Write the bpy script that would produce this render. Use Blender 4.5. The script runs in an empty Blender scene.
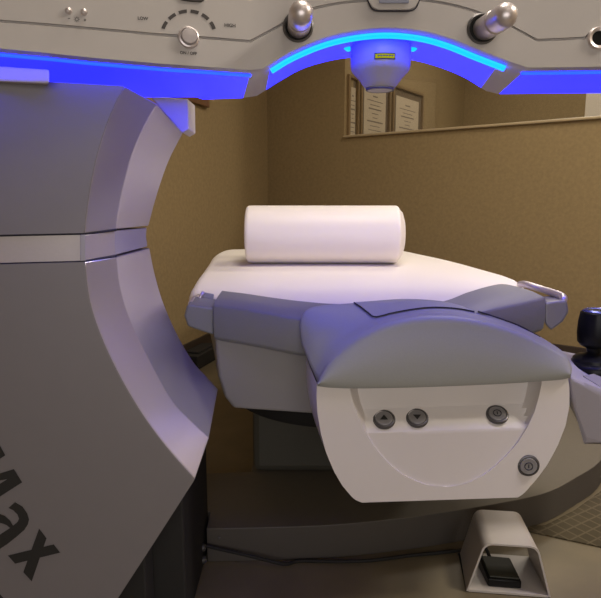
import bpy, bmesh, math, random
from mathutils import Vector, Matrix
random.seed(4)
C = bpy.context.scene.collection
R = math.radians
# ------------------------------------------------------------------ camera
H, PITCH, F = 0.88, R(9.4), 600.0
cam = bpy.data.objects.new('camera', bpy.data.cameras.new('camera')); C.objects.link(cam)
cam.location = (0, 0, H); cam.rotation_euler = (R(90) - PITCH, 0, 0)
cam.data.sensor_width = 36; cam.data.lens = 36 * F / 601; cam.data.clip_start = 0.02
bpy.context.scene.camera = cam
# ------------------------------------------------------------------ world, exposure
sc = bpy.context.scene
w = bpy.data.worlds.new('world'); sc.world = w; w.use_nodes = True
w.node_tree.nodes['Background'].inputs[0].default_value = (0.9, 0.75, 0.6, 1)
w.node_tree.nodes['Background'].inputs[1].default_value = 0.02
vs = sc.view_settings; vs.view_transform = 'Standard'; vs.look = 'None'; vs.gamma = 1; vs.use_curve_mapping = False
vs.exposure = -0.28
# ceiling lamps: (x, y, size, watts)
ROOM_LAMPS = [(0.25, 1.05, 0.5, 21.0), (0.70, -0.55, 0.5, 2.0), (1.9, 0.72, 0.5, 54.0), (1.0, 2.35, 0.5, 16.0)]
REAR_W = 22.0  # watts of the added fill light behind the camera
NEXT_LAMP_W = 24.0
STRIP_ARCH, STRIP_FLAT, PAINTED_GLOW = 17.0, 18.0, 4.0
CEIL = 2.55

# ------------------------------------------------------------------ measuring helpers
cp, sp = math.cos(PITCH), math.sin(PITCH)
def ray(u, v):
    x = (u - 300.5) / F; y = (299 - v) / F
    return Vector((x, cp + y * sp, -sp + y * cp))
O = Vector((0, 0, H))
def PY(u, v, Y):
    d = ray(u, v); return O + d * (Y / d.y)
def PZ(u, v, z):
    d = ray(u, v); return O + d * ((z - H) / d.z)
def PL(u, v, a, b=0.0, k=0.0, z0=0.0):          # plane  Y = a + b X + k (Z - z0)
    d = ray(u, v); t = (a + k * (H - z0)) / (d.y - b * d.x - k * d.z); return O + d * t
def sm(pts, n):                                  # smooth curve through points
    pts = [Vector(p) for p in pts]
    P = [pts[0] * 2 - pts[1]] + pts + [pts[-1] * 2 - pts[-2]]
    out = []; m = len(pts) - 1
    for i in range(n):
        s = i / (n - 1) * m; k = min(int(s), m - 1); t = s - k
        a, b, c, d = P[k:k + 4]
        out.append(0.5 * ((2 * b) + (c - a) * t + (2 * a - 5 * b + 4 * c - d) * t * t + (3 * b - a - 3 * c + d) * t ** 3))
    return out
def lerp(tab, x):
    if x <= tab[0][0]: return tab[0][1]
    for (a, b), (c, d) in zip(tab, tab[1:]):
        if x <= c: return b + (d - b) * (x - a) / (c - a)
    return tab[-1][1]

# ------------------------------------------------------------------ materials
def mat(name, col, rough=0.5, metal=0.0, var=0.0, scale=40.0, bump=0.0, coat=0.0, emit=None, es=0.0, spec=0.5):
    m = bpy.data.materials.new(name); m.use_nodes = True
    nt = m.node_tree; b = nt.nodes['Principled BSDF']
    c = tuple(col) + (1,)
    b.inputs['Base Color'].default_value = c
    b.inputs['Roughness'].default_value = rough; b.inputs['Metallic'].default_value = metal
    b.inputs['Coat Weight'].default_value = coat; b.inputs['Specular IOR Level'].default_value = spec
    if emit:
        b.inputs['Emission Color'].default_value = tuple(emit) + (1,); b.inputs['Emission Strength'].default_value = es
    if var or bump:
        tc = nt.nodes.new('ShaderNodeTexCoord'); n = nt.nodes.new('ShaderNodeTexNoise')
        n.inputs['Scale'].default_value = scale; n.inputs['Detail'].default_value = 4
        nt.links.new(tc.outputs['Object'], n.inputs['Vector'])
        if var:
            r = nt.nodes.new('ShaderNodeMix'); r.data_type = 'RGBA'
            r.inputs[6].default_value = tuple(q * (1 - var) for q in col) + (1,)
            r.inputs[7].default_value = tuple(min(1, q * (1 + var)) for q in col) + (1,)
            nt.links.new(n.outputs['Fac'], r.inputs[0]); nt.links.new(r.outputs[2], b.inputs['Base Color'])
        if bump:
            bp = nt.nodes.new('ShaderNodeBump'); bp.inputs['Strength'].default_value = bump; bp.inputs['Distance'].default_value = 0.002
            nt.links.new(n.outputs['Fac'], bp.inputs['Height']); nt.links.new(bp.outputs['Normal'], b.inputs['Normal'])
    return m
M = {}
M['wall'] = mat('wall_vinyl', (0.30, 0.218, 0.108), 0.8, var=0.2, scale=55, bump=0.25, spec=0.2)
M['ceiling'] = mat('ceiling_tile', (0.55, 0.5, 0.42), 0.9, var=0.05, scale=60)
M['floor'] = mat('floor_vinyl', (0.17, 0.138, 0.085), 0.45, var=0.3, scale=7)
M['base'] = mat('baseboard_brown', (0.045, 0.03, 0.02), 0.5, var=0.1)
M['sill'] = mat('sill_paint', (0.45, 0.35, 0.21), 0.35, var=0.03)
M['arm'] = mat('arm_paint', (0.45, 0.42, 0.40), 0.42, var=0.03, scale=30, coat=0.1)
M['facegrey'] = mat('column_grey_paint', (0.21, 0.195, 0.205), 0.5, 0.3, var=0.03, scale=25)
M['rim'] = mat('column_rim_paint', (0.47, 0.45, 0.47), 0.31, 0.62, var=0.02, scale=25)
M['white'] = mat('column_white_paint', (0.62, 0.58, 0.56), 0.45, var=0.02, scale=25)
M['silver'] = mat('silver_band', (0.46, 0.42, 0.42), 0.35, 0.25, var=0.04, scale=200)
M['seam'] = mat('seam_dark', (0.02, 0.018, 0.03), 0.7, var=0.05)
M['plinth'] = mat('plinth_black', (0.012, 0.011, 0.010), 0.7, var=0.1)
M['text'] = mat('print_black', (0.012, 0.011, 0.010), 0.6, var=0.05)
M['print'] = mat('print_grey', (0.05, 0.042, 0.04), 0.6, var=0.05)
M['chrome'] = mat('brushed_metal', (0.66, 0.60, 0.59), 0.36, 0.7, var=0.03, scale=120)
M['darkmetal'] = mat('dark_metal', (0.12, 0.115, 0.115), 0.4, 0.5, var=0.05)
M['midmetal'] = mat('button_metal', (0.28, 0.27, 0.27), 0.42, 0.4, var=0.05, scale=90)
M['mattress'] = mat('mattress_vinyl', (0.80, 0.745, 0.68), 0.5, var=0.015, scale=14, bump=0.03)
M['bolster'] = mat('bolster_vinyl', (0.84, 0.775, 0.69), 0.45, var=0.012, scale=10, bump=0.03)
M['collar'] = mat('collar_grey', (0.225, 0.225, 0.215), 0.5, var=0.06, scale=300, bump=0.05)
M['hood'] = mat('hood_grey', (0.325, 0.335, 0.325), 0.5, var=0.05, scale=300, bump=0.05)
M['panel'] = mat('panel_white', (0.72, 0.68, 0.66), 0.45, var=0.015, scale=20)
M['body'] = mat('body_taupe', (0.27, 0.255, 0.24), 0.55, var=0.02, scale=20)
M['black'] = mat('black_plastic', (0.008, 0.008, 0.008), 0.35, var=0.1, spec=0.2)
M['blackmatt'] = mat('black_rubber', (0.012, 0.011, 0.010), 0.75, var=0.1)
M['oliveblack'] = mat('pedal_tread', (0.035, 0.036, 0.026), 0.55, var=0.15, scale=120)
M['pod'] = mat('pod_plastic', (0.36, 0.345, 0.40), 0.35, var=0.02)
M['podgrey'] = mat('pod_inlay', (0.30, 0.29, 0.34), 0.35, var=0.02)
M['platform'] = mat('platform_top', (0.125, 0.108, 0.08), 0.6, var=0.06, scale=50)
M['platside'] = mat('platform_side', (0.078, 0.068, 0.058), 0.55, var=0.05, scale=20)
M['bluecap'] = mat('blue_metal', (0.10, 0.12, 0.42), 0.25, 0.7, var=0.03)
M['pedestal'] = mat('pedestal_grey', (0.07, 0.065, 0.05), 0.6, var=0.05)
M['hoodmetal'] = mat('pedal_guard_paint', (0.55, 0.51, 0.48), 0.4, var=0.04, scale=60)
M['yellow'] = mat('label_yellow', (0.95, 0.85, 0.004), 0.8, var=0.03, spec=0.0)
M['wood'] = mat('frame_wood', (0.16, 0.075, 0.035), 0.4, var=0.2, scale=30)
M['frame'] = mat('frame_bronze', (0.24, 0.16, 0.075), 0.35, 0.3, var=0.12, scale=30)
M['matboard'] = mat('mat_board', (0.13, 0.09, 0.05), 0.8, var=0.05)
M['paper'] = mat('paper', (0.52, 0.43, 0.30), 0.8, var=0.02)
M['ink'] = mat('ink', (0.2, 0.16, 0.12), 0.8, var=0.02)
M['door'] = mat('door_cream', (0.78, 0.70, 0.58), 0.6, var=0.02)
M['screen'] = mat('display_glass', (0.25, 0.26, 0.34), 0.2, var=0.03)
M['underside'] = mat('arm_underside', (0.80, 0.80, 0.82), 0.55, var=0.02)
M['led'] = mat('led_strip', (0.01, 0.01, 0.01), 0.5, var=0.01, emit=(0.0, 0.85 / STRIP_ARCH, 1.0), es=STRIP_ARCH)
M['painted_glow'] = mat('underside_painted_blue', (0.03, 0.03, 0.25), 0.5, var=0.02, emit=(0.040 / PAINTED_GLOW, 0.044 / PAINTED_GLOW, 1.0), es=PAINTED_GLOW)  # emission stands in for LED light falling on the underside
M['ledflat'] = mat('led_strip_dim', (0.1, 0.1, 0.1), 0.5, var=0.01, emit=(0.0, 0.16 / STRIP_FLAT, 1.0), es=STRIP_FLAT)
M['diffuser'] = mat('lamp_diffuser', (0.9, 0.88, 0.82), 0.5, var=0.01, emit=(1, 0.86, 0.7), es=2.0)
g = bpy.data.materials.new('window_glass'); g.use_nodes = True; M['glass'] = g
nt = g.node_tree; nt.nodes.remove(nt.nodes['Principled BSDF'])
tr = nt.nodes.new('ShaderNodeBsdfTransparent'); gl = nt.nodes.new('ShaderNodeBsdfGlossy'); mx = nt.nodes.new('ShaderNodeMixShader')
tr.inputs[0].default_value = (0.93, 0.93, 0.92, 1); gl.inputs['Roughness'].default_value = 0.02; mx.inputs[0].default_value = 0.06
nt.links.new(tr.outputs[0], mx.inputs[1]); nt.links.new(gl.outputs[0], mx.inputs[2]); nt.links.new(mx.outputs[0], nt.nodes['Material Output'].inputs[0])
# carpet: diamond lattice
m = bpy.data.materials.new('carpet_diamond'); m.use_nodes = True; M['carpet'] = m; nt = m.node_tree; b = nt.nodes['Principled BSDF']; b.inputs['Roughness'].default_value = 0.95
tc = nt.nodes.new('ShaderNodeTexCoord'); mp = nt.nodes.new('ShaderNodeMapping'); mp.inputs['Rotation'].default_value = (0, 0, R(58)); mp.inputs['Scale'].default_value = (1, 1, 1)
br = nt.nodes.new('ShaderNodeTexBrick'); br.offset = 0.0; br.inputs['Scale'].default_value = 1.0
br.inputs['Brick Width'].default_value = 0.034; br.inputs['Row Height'].default_value = 0.034; br.inputs['Mortar Size'].default_value = 0.0032; br.inputs['Mortar Smooth'].default_value = 0.4
br.inputs['Color1'].default_value = (0.062, 0.048, 0.026, 1); br.inputs['Color2'].default_value = (0.074, 0.058, 0.032, 1); br.inputs['Mortar'].default_value = (0.118, 0.094, 0.056, 1)
nt.links.new(tc.outputs['Object'], mp.inputs[0]); nt.links.new(mp.outputs[0], br.inputs['Vector']); nt.links.new(br.outputs['Color'], b.inputs['Base Color'])

# ------------------------------------------------------------------ object helpers
def thing(name, label, cat, loc, group=None):
    o = bpy.data.objects.new(name, None); C.objects.link(o); o.location = loc; o.empty_display_size = 0.05
    o['label'] = label; o['category'] = cat
    if group: o['group'] = group
    return o
def base_of(parent):
    v = Vector((0, 0, 0)); p = parent
    while p is not None: v += p.location; p = p.parent
    return v
def mesh(name, vs, fs, m, parent=None, smooth=True, angle=35, bevel=0.0, seg=2, label=None, doubles=0.0, mats=None, tri=False):
    off = base_of(parent)
    bm = bmesh.new()
    bv = [bm.verts.new(Vector(v) - off) for v in vs]
    for f in fs:
        idx = f[0] if (mats is not None) else f
        try:
            fc = bm.faces.new([bv[i] for i in idx])
            if mats is not None: fc.material_index = f[1]
        except ValueError: pass
    if doubles: bmesh.ops.remove_doubles(bm, verts=bm.verts, dist=doubles)
    if tri: bmesh.ops.triangulate(bm, faces=[f for f in bm.faces if len(f.verts) > 4])
    bmesh.ops.recalc_face_normals(bm, faces=bm.faces)
    me = bpy.data.meshes.new(name); bm.to_mesh(me); bm.free()
    if mats is not None:
        for q in mats: me.materials.append(q)
    else: me.materials.append(m)
    if smooth:
        me.shade_smooth(); me.set_sharp_from_angle(angle=R(angle))
        for p in me.polygons:
            if len(p.vertices) > 6: p.use_smooth = False
    o = bpy.data.objects.new(name, me); C.objects.link(o)
    if parent: o.parent = parent
    if bevel:
        b = o.modifiers.new('bevel', 'BEVEL'); b.width = bevel; b.segments = seg; b.limit_method = 'ANGLE'; b.angle_limit = R(angle)
        b.harden_normals = False
    if label: o['label'] = label
    return o
def struct(o): o['kind'] = 'structure'; return o
def tag(o, label, cat, group=None):
    o['label'] = label; o['category'] = cat
    if group: o['group'] = group
    return o
def grid(rows, close_u=False, close_v=False, cap=False):
    nu = len(rows[0]); nv = len(rows)
    vs = [p for r in rows for p in r]; fs = []
    for j in range(nv - (0 if close_v else 1)):
        for i in range(nu - (0 if close_u else 1)):
            a = j * nu + i; b = j * nu + (i + 1) % nu; c = ((j + 1) % nv) * nu + (i + 1) % nu; d = ((j + 1) % nv) * nu + i
            fs.append((a, b, c, d))
    if cap:
        fs.append(tuple(range(nu))); fs.append(tuple((nv - 1) * nu + i for i in range(nu)))
    return vs, fs
def box(x0, x1, y0, y1, z0, z1):
    vs = [(x, y, z) for x in (x0, x1) for y in (y0, y1) for z in (z0, z1)]
    return vs, [(0, 1, 3, 2), (4, 6, 7, 5), (0, 4, 5, 1), (2, 3, 7, 6), (0, 2, 6, 4), (1, 5, 7, 3)]
def hexa(fr, bk):                                 # front polygon, back polygon
    return grid([list(fr), list(bk)], close_u=True, cap=True)
def join(*parts):
    vs, fs = [], []
    for a, b in parts:
        n = len(vs); vs += list(a); fs += [tuple(i + n for i in f) for f in b]
    return vs, fs
def frame_of(ax):
    ax = Vector(ax).normalized(); t = Vector((0, 0, 1)) if abs(ax.z) < 0.9 else Vector((0, 1, 0))
    x = t.cross(ax).normalized(); return x, ax.cross(x), ax
def lathe(p, ax, prof, n=40):                     # prof: (radius, height along axis)
    x, y, z = frame_of(ax); p = Vector(p)
    rows = [[p + (x * math.cos(6.28318530718 * i / n) + y * math.sin(6.28318530718 * i / n)) * max(r, 1e-4) + z * h for i in range(n)] for r, h in prof]
    return grid(rows, close_u=True, cap=True)
def tube(pts, r, n=12, closed=False):
    pts = [Vector(q) for q in pts]; rows = []; prev = None
    for i, q in enumerate(pts):
        if closed: d = pts[(i + 1) % len(pts)] - pts[i - 1]
        else: d = pts[min(i + 1, len(pts) - 1)] - pts[max(i - 1, 0)]
        d.normalize()
        x = (Vector((0.013, 0.01, 1)) if prev is None else prev); x = (x - d * x.dot(d)).normalized(); prev = x; y = d.cross(x)
        rr = r(i / (len(pts) - 1)) if callable(r) else r
        rows.append([q + (x * math.cos(6.28318530718 * k / n) + y * math.sin(6.28318530718 * k / n)) * rr for k in range(n)])
    return grid(rows, close_u=True, close_v=closed, cap=not closed)
def text_mesh(body, bold=0.0, shear=0.0):
    cu = bpy.data.curves.new('t', 'FONT'); cu.body = body; cu.size = 1; cu.offset = bold; cu.shear = shear; cu.resolution_u = 4
    o = bpy.data.objects.new('t', cu); C.objects.link(o)
    dg = bpy.context.evaluated_depsgraph_get(); dg.update()
    me = bpy.data.meshes.new_from_object(o.evaluated_get(dg))
    vs = [v.co.copy() for v in me.vertices]; fs = [tuple(p.vertices) for p in me.polygons]
    bpy.data.objects.remove(o); bpy.data.curves.remove(cu); bpy.data.meshes.remove(me)
    return vs, fs
def centred_text(body, width, place, bold=0.0):   # place(x, y) -> world point, x and y in units of width
    vs, fs = text_mesh(body, bold)
    x0 = min(v.x for v in vs); x1 = max(v.x for v in vs); y0 = min(v.y for v in vs); y1 = max(v.y for v in vs); s = width / (x1 - x0)
    return [place((v.x - (x0 + x1) / 2) * s, (v.y - (y0 + y1) / 2) * s) for v in vs], fs

# ================================================================== ROOM
C0 = Vector((-0.235, 4.39, 0)); DR = Vector((0.7915, -0.611, 0)).normalized(); DL = Vector((-0.297, -0.955, 0)).normalized()
NR = Vector((-DR.y, DR.x, 0)) * 1.0            # outward (away from room)
if NR.y < 0: NR = -NR
NL = Vector((-abs(DL.y), abs(DL.x), 0))
tR = (2.6 - C0.x) / DR.x; PR = C0 + DR * tR
tL = (-1.5 - C0.y) / DL.y; PLn = C0 + DL * tL
def wallbox(p, q, n, z0, z1, th=0.1):
    a = [p + Vector((0, 0, z0)), q + Vector((0, 0, z0)), q + Vector((0, 0, z1)), p + Vector((0, 0, z1))]
    return hexa(a, [v + n * th for v in a])
rect = [C0, PR, Vector((2.6, -1.5, 0)), PLn]
struct(mesh('floor', *hexa([Vector((-2.6, -1.7, 0)), Vector((3.2, -1.7, 0)), Vector((3.2, 7.2, 0)), Vector((-2.6, 7.2, 0))],
      [Vector((-2.6, -1.7, -0.08)), Vector((3.2, -1.7, -0.08)), Vector((3.2, 7.2, -0.08)), Vector((-2.6, 7.2, -0.08))]), M['floor'], smooth=False))
struct(mesh('ceiling', *box(-2.6, 3.2, -1.7, 7.2, CEIL, CEIL + 0.08), M['ceiling'], smooth=False))
struct(mesh('wall_left', *wallbox(C0, PLn, NL, 0, CEIL), M['wall'], smooth=False))
def on_right(u):                                  # parameter along the right wall under image column u
    d = ray(u, 201); k = d.x / d.y
    return (k * C0.y - C0.x) / (DR.x - k * DR.y)
SILL, HEAD = 1.275, 2.25
t0, t1 = on_right(343.5), on_right(601) + 0.5
pc = [wallbox(C0, PR, NR, 0, SILL), wallbox(C0, PR, NR, HEAD, CEIL), wallbox(C0, C0 + DR * t0, NR, SILL, HEAD), wallbox(C0 + DR * t1, PR, NR, SILL, HEAD)]
struct(mesh('wall_right', *join(*pc), M['wall'], smooth=False))
struct(mesh('wall_side', *box(2.6, 2.7, -1.6, PR.y, 0, CEIL), M['wall'], smooth=False))
struct(mesh('wall_rear', *box(PLn.x - 0.1, 2.7, -1.6, -1.5, 0, CEIL), M['wall'], smooth=False))
struct(mesh('baseboard_left', *wallbox(C0 - NL * 0.012, PLn - NL * 0.012, NL, 0, 0.115, 0.012), M['base'], smooth=False, bevel=0.003))
struct(mesh('baseboard_right', *wallbox(C0 - NR * 0.012 + DR * 0.02, PR - NR * 0.012, NR, 0, 0.115, 0.012), M['base'], smooth=False, bevel=0.003))
A, B = C0 + DR * t0, C0 + DR * t1
win = struct(mesh('window_1', *join(wallbox(A - NR * 0.018, B - NR * 0.018, NR, SILL - 0.002, SILL + 0.012, 0.13), 
      wallbox(B - DR * 0.012 - NR * 0.004, B - NR * 0.004, NR, SILL + 0.012, HEAD, 0.11), wallbox(A - NR * 0.004, B - NR * 0.004, NR, HEAD - 0.012, HEAD, 0.11)), M['sill'], smooth=False, bevel=0.004))
struct(mesh('pane', *wallbox(A + DR * 0.012 + NR * 0.05, B - DR * 0.012 + NR * 0.05, NR, SILL + 0.012, HEAD - 0.012, 0.006), M['glass'], parent=win, smooth=False))
# the room behind the window
DN = Vector((0.57, 0.82, 0)).normalized(); NB = Vector((DN.y, -DN.x, 0))   # left wall of the next room and its inner normal
A2 = A + NR * 0.1 - NB * 0.012
def on_next(u):
    d = ray(u, 201); k = d.x / d.y
    return (k * A2.y - A2.x) / (DN.x - k * DN.y)
sC = on_next(460); QC = A2 + DN * sC
struct(mesh('wall_next_left', *wallbox(A2, QC, -NB, 0, CEIL), M['wall'], smooth=False))
QD = QC + NB * 2.6
struct(mesh('wall_next_back', *wallbox(QC - NB * 0.1, QD, DN, 0, CEIL), M['wall'], smooth=False))
cr = lambda a, b: a.x * b.y - a.y * b.x
tN = cr(C0 + NR * 0.1 - QD, DR) / cr(-DN, DR)
struct(mesh('wall_next_right', *wallbox(QD, QD - DN * (tN - 0.02), NB, 0, CEIL), M['wall'], smooth=False))
d = ray(586, 105); k = d.x / d.y; sd = (k * QC.y - QC.x) / (NB.x - k * NB.y)
struct(mesh('door_1', *wallbox(QC + NB * sd - DN * 0.03, QC + NB * min(sd + 0.8, 2.58) - DN * 0.03, DN, 0, 2.1, 0.028), M['door'], smooth=False, bevel=0.004))
# added fill light in a frame on the rear wall, unseen behind the camera
wx0, wx1, wz0, wz1 = -0.65, 1.15, 0.45, 1.55
w2 = struct(mesh('added_fill_frame', *join(box(wx0 - .06, wx0, -1.5, -1.46, wz0 - .06, wz1 + .06), box(wx1, wx1 + .06, -1.5, -1.46, wz0 - .06, wz1 + .06), box(wx0, wx1, -1.5, -1.46, wz0 - .06, wz0), box(wx0, wx1, -1.5, -1.46, wz1, wz1 + .06)), M['sill'], smooth=False, bevel=0.004))
l = bpy.data.lights.new('added_fill_light', 'AREA'); l.shape = 'RECTANGLE'; l.size = wx1 - wx0; l.size_y = wz1 - wz0; l.energy = REAR_W; l.color = (1, 0.97, 0.96)
lo = bpy.data.objects.new('added_fill_light', l); C.objects.link(lo); lo.location = ((wx0 + wx1) / 2, -1.48, (wz0 + wz1) / 2); lo.rotation_euler = (R(90), 0, 0)
# framed certificates on the wall of the next room
def certificate(u0, u1, ztop, h, label, rail=0.022, lines=9):
    s0, s1 = on_next(u0), on_next(u1); root = A2 + DN * (s0 + s1) / 2
    t = thing('certificate_frame', label, 'framed certificate', root + Vector((0, 0, ztop - h)), 'framed certificates beyond the window')
    def slab(a, b, z0, z1, d0, d1):
        p, q = A2 + DN * a + NB * d0, A2 + DN * b + NB * d0
        return wallbox(p, q, NB, z0, z1, d1 - d0)
    zb = ztop - h
    mesh('frame', *join(slab(s0, s0 + rail, zb, ztop, .001, .028), slab(s1 - rail, s1, zb, ztop, .001, .028), slab(s0 + rail, s1 - rail, ztop - rail, ztop, .001, .028), slab(s0 + rail, s1 - rail, zb, zb + rail, .001, .028)), M['frame'], t, smooth=False, bevel=0.004)
    mesh('mat_board', *slab(s0 + rail, s1 - rail, zb + rail, ztop - rail, .002, .010), M['matboard'], t, smooth=False)
    wd = s1 - s0; mg = rail + wd * 0.09
    pp = mesh('paper', *slab(s0 + mg, s1 - mg, zb + rail + 0.06, ztop - rail - 0.05, .010, .012), M['paper'], t, smooth=False)
    for i in range(lines):
        zz = ztop - 0.13 - i * 0.028; f = (0.30, 0.12, 0.22, 0.17, 0.27)[i % 5] * wd
        mesh('text_line', *slab((s0 + s1) / 2 - wd * .38 + f, (s0 + s1) / 2 + wd * .38 - f, zz, zz + (0.009 if i % 3 == 0 else 0.005), .012, .0128), M['ink'], pp, smooth=False)
def ztop_at(u, v):
    s = on_next(u); q = A2 + DN * s; d = ray(u, v); return H + d.z * (q.y / d.y)
certificate(344.5, 355, ztop_at(350, 76), 0.62, 'bronze framed certificate nearest the left edge of the window opening')
certificate(356.5, 386, ztop_at(366, 76), 0.66, 'middle bronze framed certificate behind the window, below the laser nozzle')
certificate(388, 418, ztop_at(392, 85), 0.58, 'bronze framed certificate farthest along the wall behind the window')
# picture on the left wall
def on_left(u):
    d = ray(u, 201); k = d.x / d.y; return (k * C0.y - C0.x) / (DL.x - k * DL.y)
sa = on_left(208); pa = C0 + DL * sa - NL * 0.001; dd = ray(208, 108); zb = H + dd.z * (pa.y / dd.y)
t = thing('picture_frame', 'dark reddish wood picture frame on the left wall behind the column', 'picture frame', pa + Vector((0, 0, zb)))
def slab(a, b, z0, z1, d0, d1): return wallbox(pa + DL * a - NL * d0, pa + DL * b - NL * d0, -NL, z0, z1, d1 - d0)
mesh('frame', *join(slab(0, .035, zb, zb + .5, 0, .025), slab(.565, .6, zb, zb + .5, 0, .025), slab(.035, .565, zb, zb + .035, 0, .025), slab(.035, .565, zb + .465, zb + .5, 0, .025)), M['wood'], t, smooth=False, bevel=0.004)
mesh('picture', *slab(.035, .565, zb + .035, zb + .465, .001, .01), M['paper'], t, smooth=False)
# small black box by the baseboard
sa = on_left(199); pb = C0 + DL * sa - NL * 0.018
bb = mesh('power_box', *join(wallbox(pb, pb + DL * 0.30, -NL, 0.002, 0.075, 0.10), wallbox(pb + DL * 0.05, pb + DL * 0.25, -NL, 0.075, 0.085, 0.08)), M['blackmatt'], smooth=False, bevel=0.006)
tag(bb, 'small black box on the floor against the left baseboard', 'box')
# carpet patch with a diamond lattice
pts = [PZ(505, 527, 0), PZ(550, 537, 0), PZ(601, 548, 0), Vector((1.9, 0.92, 0)), Vector((1.9, 2.2, 0)), Vector((1.3, 2.7, 0)), Vector((1.12, 2.7, 0)), Vector((1.10, 2.1, 0)), Vector((1.04, 1.87, 0)), PZ(601, 492, 0), PZ(575, 511, 0), PZ(545, 526.5, 0)]
cbot = [Vector((p.x, p.y, 0.0005)) for p in pts]; ctop = [Vector((p.x, p.y, 0.004)) for p in pts]
tag(mesh('carpet', *hexa(cbot, ctop), M['carpet'], smooth=False), 'brown carpet with a pale diamond lattice right of the platform', 'carpet')
# ceiling lamps
WHERE = ['square ceiling lamp above the laser arm', 'square ceiling lamp on the camera side of the laser arm', 'square ceiling lamp near the right side wall', 'square ceiling lamp above the foot of the bed']
def ceiling_lamp(x, y, s, watts, label):
    t = thing('ceiling_lamp', label, 'ceiling lamp', (x, y, CEIL - 0.03), 'ceiling lamps')
    h = s / 2 + 0.03
    mesh('lamp_frame', *join(box(x - h, x - s / 2, y - h, y + h, CEIL - .03, CEIL), box(x + s / 2, x + h, y - h, y + h, CEIL - .03, CEIL), box(x - s / 2, x + s / 2, y - h, y - s / 2, CEIL - .03, CEIL), box(x - s / 2, x + s / 2, y + s / 2, y + h, CEIL - .03, CEIL)), M['panel'], t, smooth=False)
    mesh('diffuser', *box(x - s / 2, x + s / 2, y - s / 2, y + s / 2, CEIL - .012, CEIL - .004), M['diffuser'], t, smooth=False)
    l = bpy.data.lights.new('lamp_light', 'AREA'); l.shape = 'SQUARE'; l.size = s; l.energy = watts; l.color = (1, 0.91, 0.79)
    lo = bpy.data.objects.new('lamp_light', l); C.objects.link(lo); lo.parent = t; lo.location = (0, 0, 0.012)
for q, lb in zip(ROOM_LAMPS, WHERE): ceiling_lamp(*q, lb)
qn = A2 + DN * 0.9 + NB * 1.1
ceiling_lamp(qn.x, qn.y, 0.5, NEXT_LAMP_W, 'square ceiling lamp in the room behind the window')

# ================================================================== LASER MACHINE
laser = thing('laser_machine', 'large pale grey laser machine with overhead arm, blue-lit underside and dark grey column', 'laser machine', (-0.45, 1.15, 0))
E_ = PY(590, 68.5, 1.0).z
K = 0.10
P0 = PZ(0, 50, E_); bL = (1.0 - P0.y) / (PY(264, 70, 1.0).x - P0.x); aL = 1.0 - bL * PY(264, 70, 1.0).x
def fp(u, v, off=0.0):                             # point on the arm's front face
    if u < 264: return PL(u, v, aL + off, bL, K, E_)
    return PL(u, v, 1.0 + off, 0, K, E_)
arch_n = [(270, 66), (290, 54), (320, 41), (350, 33.2), (385, 29.5), (420, 32.2), (450, 40), (480, 52), (510, 63.5)]
arch_f = [(266, 90), (281, 80.5), (306, 67.5), (342, 58.5), (379, 56.5), (412, 60), (440, 67.5), (465, 78), (486, 91)]
arch_g = [(286, 22), (300, 13), (322, 6.5), (350, 2), (385, -0.5), (420, 0.2), (450, 4.5), (480, 13), (510, 25.5)]
N = 33
near = [(-190, 34.7), (-60, 45.5), (-30, 48), (0, 50.3), (45, 54.5), (85, 58.8), (125, 62.3), (160, 65.3), (205, 68.4), (249, 71.6), (262, 70.6)]
groove = [(-190, -1), (-60, 14), (-30, 17.5), (0, 21), (45, 24.5), (85, 28), (125, 31.5), (150, 34), (200, 37.5), (250, 41.5), (268, 32)]
farE = [None] * 8 + [(203, 99.5), (243, 98), (257, 95.8)]
near += [tuple(p) for p in sm(arch_n, N)]; farE += [tuple(p) for p in sm(arch_f, N)]; groove += [tuple(p) for p in sm(arch_g, N)]
near += [(528, 69.3), (560, 69), (585, 68.7), (601, 68.4), (680, 67.5), (840, 66)]
farE += [(499, 94), (530, 93.6), (565, 93.3), (601, 93), (680, 92.5), (800, 92)]
groove += [(537, 40.3), (560, 39.4), (585, 38), (590, 33), (680, 32), (840, 31)]
cols = []
for i, (n_, g_, f_) in enumerate(zip(near, groove, farE)):
    nb = fp(*n_)
    fb = Vector((nb.x, 1.27, E_)) if f_ is None else PY(f_[0], f_[1], 1.26)
    gu, gv = g_
    c = [fb, nb + Vector((0, 0.016, 0.0)), nb + Vector((0, 0.004, 0.002)), fp(n_[0], n_[1] - 1.8), fp(gu, gv + 3.2), fp(gu, gv + 1.5), fp(gu, gv + 0.5, 0.005), fp(gu, gv - 0.6, 0.005), fp(gu, gv - 1.5), fp(gu, gv - 3.2)]
    d = fp(gu, -45); c.append(d)
    c.append(d + Vector((0, 0.06, 0.06))); c.append(Vector((d.x, 1.27, d.z + 0.06)))
    cols.append(c)
vs_, fs_ = grid(cols, close_v=False, close_u=True, cap=True)
nper = len(cols[0]); fm = []; painted_glow = []
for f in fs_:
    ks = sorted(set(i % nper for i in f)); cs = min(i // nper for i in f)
    if ks == [0, 1] and len(f) == 4 and cs not in (9, 10, 42, 43): painted_glow.append(f)
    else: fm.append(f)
mesh('arm_housing', vs_, fm, M['arm'], laser, angle=28)
used = sorted(set(i for f in painted_glow for i in f)); ix = {o: k for k, o in enumerate(used)}
mesh('underside_painted_glow', [vs_[i] for i in used], [tuple(ix[i] for i in f) for f in painted_glow], M['painted_glow'], laser, angle=28, label='arm underside with blue LED light put in as emission')  # underside faces carry the strips' blue light as emission
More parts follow.
